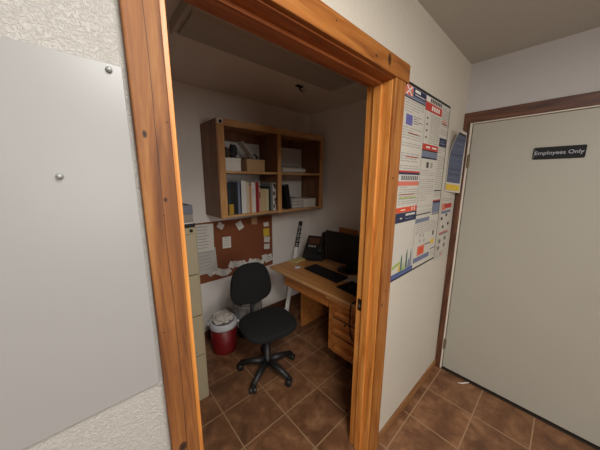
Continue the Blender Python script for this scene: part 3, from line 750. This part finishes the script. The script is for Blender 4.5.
for k in range(5):
    dx = random.uniform(-.003, .003); pd.box(-.075+dx, .075+dx, -.05, .05, .003*k, .003*k+.0028, 'yellow_pad', .0006)
tag(pd.build('note_pad', None, (1.70, 1.925, DZT), (0, 0, math.radians(6))), 'yellow note pad at the far end of the desk', 'note pad')
cs = MB(); cs.lathe([(.0, 0), (.030, 0), (.032, .004), (.030, .010), (.0, .011)], 'rim_white', (0, 0, 0), 28, cap=False)
tag(cs.build('coaster', None, (1.56, 1.765, DZT)), 'small pale round disc on the desk beside the keyboard', 'coaster')
pp = Sheet(); pp.box(-.075, .075, -.10, .10, 0, .0025, 'paper', .0004)
tag(pp.build('paper_sheet', None, (1.745, 1.165, DZT), (0, 0, .2)), 'pale paper lying below the right side of the monitor', 'paper')
cd = MB()
cd.tube([(1.404, .955, .701), (1.355, .952, .7425), (1.350, .951, .70), (1.352, .945, .60), (1.36, .935, .50), (1.372, .92, .44), (1.385, .90, .43), (1.388, .885, .47)], .006, 'cable', 8)
cord = None; cd.bm.free()
cd = MB(); cd.tube([(1.50, .930, .7455), (1.42, .935, .7455), (1.365, .940, .7455), (1.352, .942, .735), (1.350, .944, .69), (1.352, .946, .60), (1.356, .940, .50), (1.362, .925, .45), (1.366, .905, .45), (1.366, .89, .50)], .005, 'cable', 8)
tag(cd.build('power_cord'), 'black cord hanging over the desk front by the drawers', 'cord')
# wooden strip on the wall
ws = MB(); ws.box(XR-.018, XR-.0005, 1.515, 1.776, 1.005, 1.078, 'desk_v', .003)
tag(ws.build('wooden_strip'), 'narrow tan wooden strip on the wall above the monitor', 'wooden strip')

# ------------------------------------------------------------------ stick in the corner behind the desk
a, b_ = Vector((1.60, 2.03, .004)), Vector((2.075, 2.285, 1.10))
sk = thing('leaning_stick', 'white stick with black lettered top leaning between desk and back wall', 'stick', a)
d = (b_-a); L = d.length; q = d.to_track_quat('Z', 'X'); M4 = q.to_matrix().to_4x4()
# face toward the room
s_ = MB(); s_.box(-.011, .011, -.024, .024, 0, L*.72, 'white', .003, mat4=M4); s_.build('shaft', sk)
s_ = MB(); s_.box(-.011, .011, -.024, .024, L*.72, L, 'matte_black', .003, mat4=M4); gp = s_.build('black_top', sk)
mk = MB()
for k in range(5):
    zc_ = L*.745+k*.058
    for (sx, face) in ((-.0118, 0), (.0118, 1)):
        n = 18
        for q_ in range(n):
            t0, t1 = 2*math.pi*q_/n, 2*math.pi*(q_+1)/n
            if k in (1, 3) and 5 <= q_ <= 8: continue
            f = lambda r, t_: M4 @ Vector((sx, r*.75*math.cos(t_), zc_+.0+r*1.15*math.sin(t_)))
            mk.poly([f(.012, t0), f(.018, t0), f(.018, t1), f(.012, t1)], 'white')
        g = lambda y, z: M4 @ Vector((sx*1.0, y, z))
    for sy in (-.0248, .0248):
        mk.poly([M4 @ Vector((-.007, sy, zc_-.016)), M4 @ Vector((.007, sy, zc_-.016)), M4 @ Vector((.007, sy, zc_+.016)), M4 @ Vector((-.007, sy, zc_+.016))], 'white')
mk.build('lettering', gp)

# ------------------------------------------------------------------ office chair
ch = thing('office_chair', 'black fabric swivel office chair with five-star base in the office', 'office chair', (1.012, 1.535, 0), 0)
def casters():
    for k in range(5):
        an = math.radians(280+72*k); c, s = math.cos(an), math.sin(an)
        leg = MB()
        leg.tube([(.03*c, .03*s, .098), (.12*c, .12*s, .092), (.235*c, .235*s, .066)], [.030, .027, .020], 'black_plastic', 12)
        lg = leg.build('leg', ch)
        cs_ = MB(); ct = Vector((.242*c, .242*s, .0))
        ax = Matrix.Translation((ct.x, ct.y, .027)) @ Matrix.Rotation(an+.5, 4, 'Z') @ Matrix.Rotation(math.pi/2, 4, 'X')
        for o_ in (-.015, .015):
            cs_.lathe([(.0, o_-.009), (.026, o_-.011), (.0265, o_-.006), (.0265, o_+.006), (.026, o_+.011), (.0, o_+.009)], 'black_plastic', (0, 0, 0), 20, cap=False, mat4=ax)
        cs_.lathe([(.007, 0), (.007, .05)], 'dark_metal', (ct.x, ct.y, .022), 10)
        cs_.box(-.02, .02, -.012, .012, .03, .052, 'black_plastic', .004, mat4=Matrix.Translation((ct.x, ct.y, 0)) @ Matrix.Rotation(an+.5, 4, 'Z'))
        cs_.build('caster', lg)
casters()
h_ = MB(); h_.lathe([(.0, .07), (.036, .07), (.042, .09), (.04, .115), (.028, .125), (.028, .26), (.018, .262), (.018, .40), (.0, .40)], 'black_plastic', (0, 0, 0), 24, cap=False); h_.build('gas_column', ch)
h_ = MB(); h_.box(-.09, .09, -.09, .14, .395, .425, 'black_plastic', .006)
h_.tube([(.07, .0, .41), (.17, -.01, .405), (.20, -.012, .40)], .005, 'black_plastic', 8); h_.build('seat_mechanism', ch)
def pad(rx, ry, h, z, m, name, power=3.2, dome=.012, mat4=None, wf=1.0):
    t = bmesh.new(); n = 40; rings = []
    prof = [(.0, 0), (.86, 0), (.965, .16), (1.0, .45), (.985, .75), (.93, .93), (.82, 1.0), (.45, 1.0+dome/h), (.0, 1.0+1.4*dome/h)]
    for (k, zz_) in prof:
        ring = []
        for i in range(n):
            a_ = 2*math.pi*i/n; c, s = math.cos(a_), math.sin(a_)
            r_ = (abs(c)**power+abs(s)**power)**(-1/power)
            yy = r_*s*ry*k
            ring.append(t.verts.new((r_*c*rx*k*(1+(wf-1)*(yy/ry)), yy, zz_*h)))
        rings.append(ring)
    for A, B_ in zip(rings[1:], rings[2:]):
        for i in range(n): 
            if A is rings[-1]: continue
            t.faces.new([A[i], A[(i+1) % n], B_[(i+1) % n], B_[i]])
    t.faces.new(rings[1][::-1])
    bmesh.ops.remove_doubles(t, verts=t.verts, dist=1e-5)
    bmesh.ops.recalc_face_normals(t, faces=t.faces[:])
    M_ = mat4 if mat4 is not None else Matrix.Translation((0, 0, z))
    bmesh.ops.transform(t, matrix=M_, verts=t.verts)
    b = MB(); b.merge(t, m, True); return b.build(name, ch)
pad(.225, .205, .068, .425, 'black_fabric', 'seat', 3.0, .012, Matrix.Translation((0, -.02, .425)) @ Matrix.Rotation(math.radians(-8), 4, 'Z'))
RB = Matrix.Translation((-.006, .225, .738)) @ Matrix.Rotation(math.radians(-8), 4, 'Z') @ Matrix.Rotation(math.radians(82), 4, 'X')
pad(.185, .178, .05, 0, 'black_fabric', 'backrest', 2.9, .006, RB @ Matrix.Translation((0, 0, -.02)), .86)
h_ = MB(); h_.tube([(0, .10, .408), (.0, .20, .408), (.006, .245, .44), (.012, .255, .55), (.012, .262, .66)], [.016, .016, .017, .017, .015], 'black_plastic', 10)
h_.box(-.035, .060, .243, .262, .60, .76, 'black_plastic', .006); h_.build('back_post', ch)
kn = MB(); kn.lathe([(.0, 0), (.018, 0), (.02, .006), (.016, .022), (.0, .024)], 'black_plastic', (0, 0, 0), 16, cap=False, mat4=Matrix.Translation((.012, .265, .53)) @ Matrix.Rotation(-math.pi/2, 4, 'X')); kn.build('knob', ch)

# ------------------------------------------------------------------ bins
rb = thing('waste_bin', 'round red bin with white rim holding crumpled white paper', 'bin', (.858, 2.055, 0))
b_ = MB(); b_.lathe([(.0, 0), (.112, 0), (.116, .008), (.121, .265), (.0, .265)], 'red_plastic', (0, 0, 0), 40, cap=False); b_.build('body', rb)
b_ = MB(); b_.lathe([(.120, .25), (.127, .248), (.130, .262), (.128, .295), (.121, .31), (.108, .31), (.106, .298), (.0, .290)], 'rim_white', (0, 0, 0), 40, cap=False, wob=lambda a_, z: .0022*math.sin(11*a_+z*60)); b_.build('rim', rb)
for s in (-1, 1):
    kn = MB(); kn.lathe([(.0, 0), (.014, 0), (.014, .012), (.008, .018), (.0, .018)], 'rim_white', (0, 0, 0), 16, cap=False, mat4=Matrix.Translation((s*.130*math.cos(.5), -s*.130*math.sin(.5)*1, .275)) @ Matrix.Rotation(-.5, 4, 'Z') @ Matrix.Rotation(s*math.pi/2, 4, 'Y')); kn.build('handle_knob', rb)
cp = heap('crumpled_paper', (.858, 2.055, .2905), None, (.10, .10, .05), 'crumple', 'crumpled white paper heaped on top of the red bin', 'paper'); cp['kind'] = 'stuff'
bk = thing('waste_basket', 'black wastebasket with a clear plastic liner behind the office chair', 'bin', (1.155, 2.125, 0))
b_ = MB(); b_.lathe([(.0, 0), (.115, 0), (.118, .006), (.145, .34), (.147, .345), (.140, .345), (.112, .012), (.0, .012)], 'matte_black', (0, 0, 0), 36, cap=False); b_.build('basket', bk)
b_ = MB(); b_.lathe([(.153, .14), (.158, .22), (.156, .31), (.160, .36), (.150, .385), (.132, .37), (.120, .32), (.10, .12)], 'clear_bag', (0, 0, 0), 60, cap=False,
                    wob=lambda a_, z: .007*math.sin(9*a_+z*30)+.006*math.sin(17*a_+z*22)); b_.build('clear_liner', bk)
heap('crumpled_paper', (1.155, 2.125, .0125), None, (.075, .075, .2), 'crumple', 'crumpled white paper inside the black wastebasket', 'paper')

# ------------------------------------------------------------------ camera
R = Matrix(((0.743099, 0.120581, -0.658228), (-0.669171, 0.139419, -0.729913), (0.003756, 0.982864, 0.184291)))
cam = bpy.data.cameras.new('camera'); co = bpy.data.objects.new('camera', cam); COL.objects.link(co)
co.matrix_world = Matrix.Translation((0, 0, 1.630)) @ R.to_4x4()
cam.sensor_width = 36; cam.sensor_fit = 'HORIZONTAL'; cam.lens = 36*239.144/600; cam.clip_start = .02
SC.camera = co

# ------------------------------------------------------------------ light
def area(name, loc, size, sy, power, col, rot=(0, 0, 0)):
    l = bpy.data.lights.new(name, 'AREA'); l.shape = 'RECTANGLE'; l.size = size; l.size_y = sy; l.energy = power; l.color = col
    o = bpy.data.objects.new(name, l); COL.objects.link(o); o.location = loc; o.rotation_euler = rot; return o
LC = (1, .985, .945)
area('hall_ceiling_lamp', (.30, -.40, ZC-.04), .5, .8, 26, LC)
pl = bpy.data.lights.new('hall_fill_point', 'POINT'); pl.energy = 16; pl.shadow_soft_size = .15; pl.color = LC  # added point fill to lift ceiling and upper walls, no known globe
po = bpy.data.objects.new('hall_fill_point', pl); COL.objects.link(po); po.location = (.3, -.5, 2.25)
area('far_fill_area', (-1.2, -1.8, ZC-.04), .5, .8, 64, LC)  # unseen second overhead fill, added to balance hall and office brightness
area('rear_fill_area', (.3, -4.8, 1.5), 1.6, 1.6, 44, LC, (math.pi/2, 0, 0))  # added upright fill behind the camera, no window known there
wd = bpy.data.worlds.new('world'); SC.world = wd; wd.use_nodes = True
wd.node_tree.nodes['Background'].inputs[0].default_value = (.9, .92, 1, 1); wd.node_tree.nodes['Background'].inputs[1].default_value = .02
SC.view_settings.view_transform = 'Standard'; SC.view_settings.look = 'None'; SC.view_settings.gamma = 1
SC.view_settings.exposure = 0; SC.view_settings.use_curve_mapping = False
SC.cycles.use_denoising = True
SC.cycles.max_bounces = 8; SC.cycles.diffuse_bounces = 6
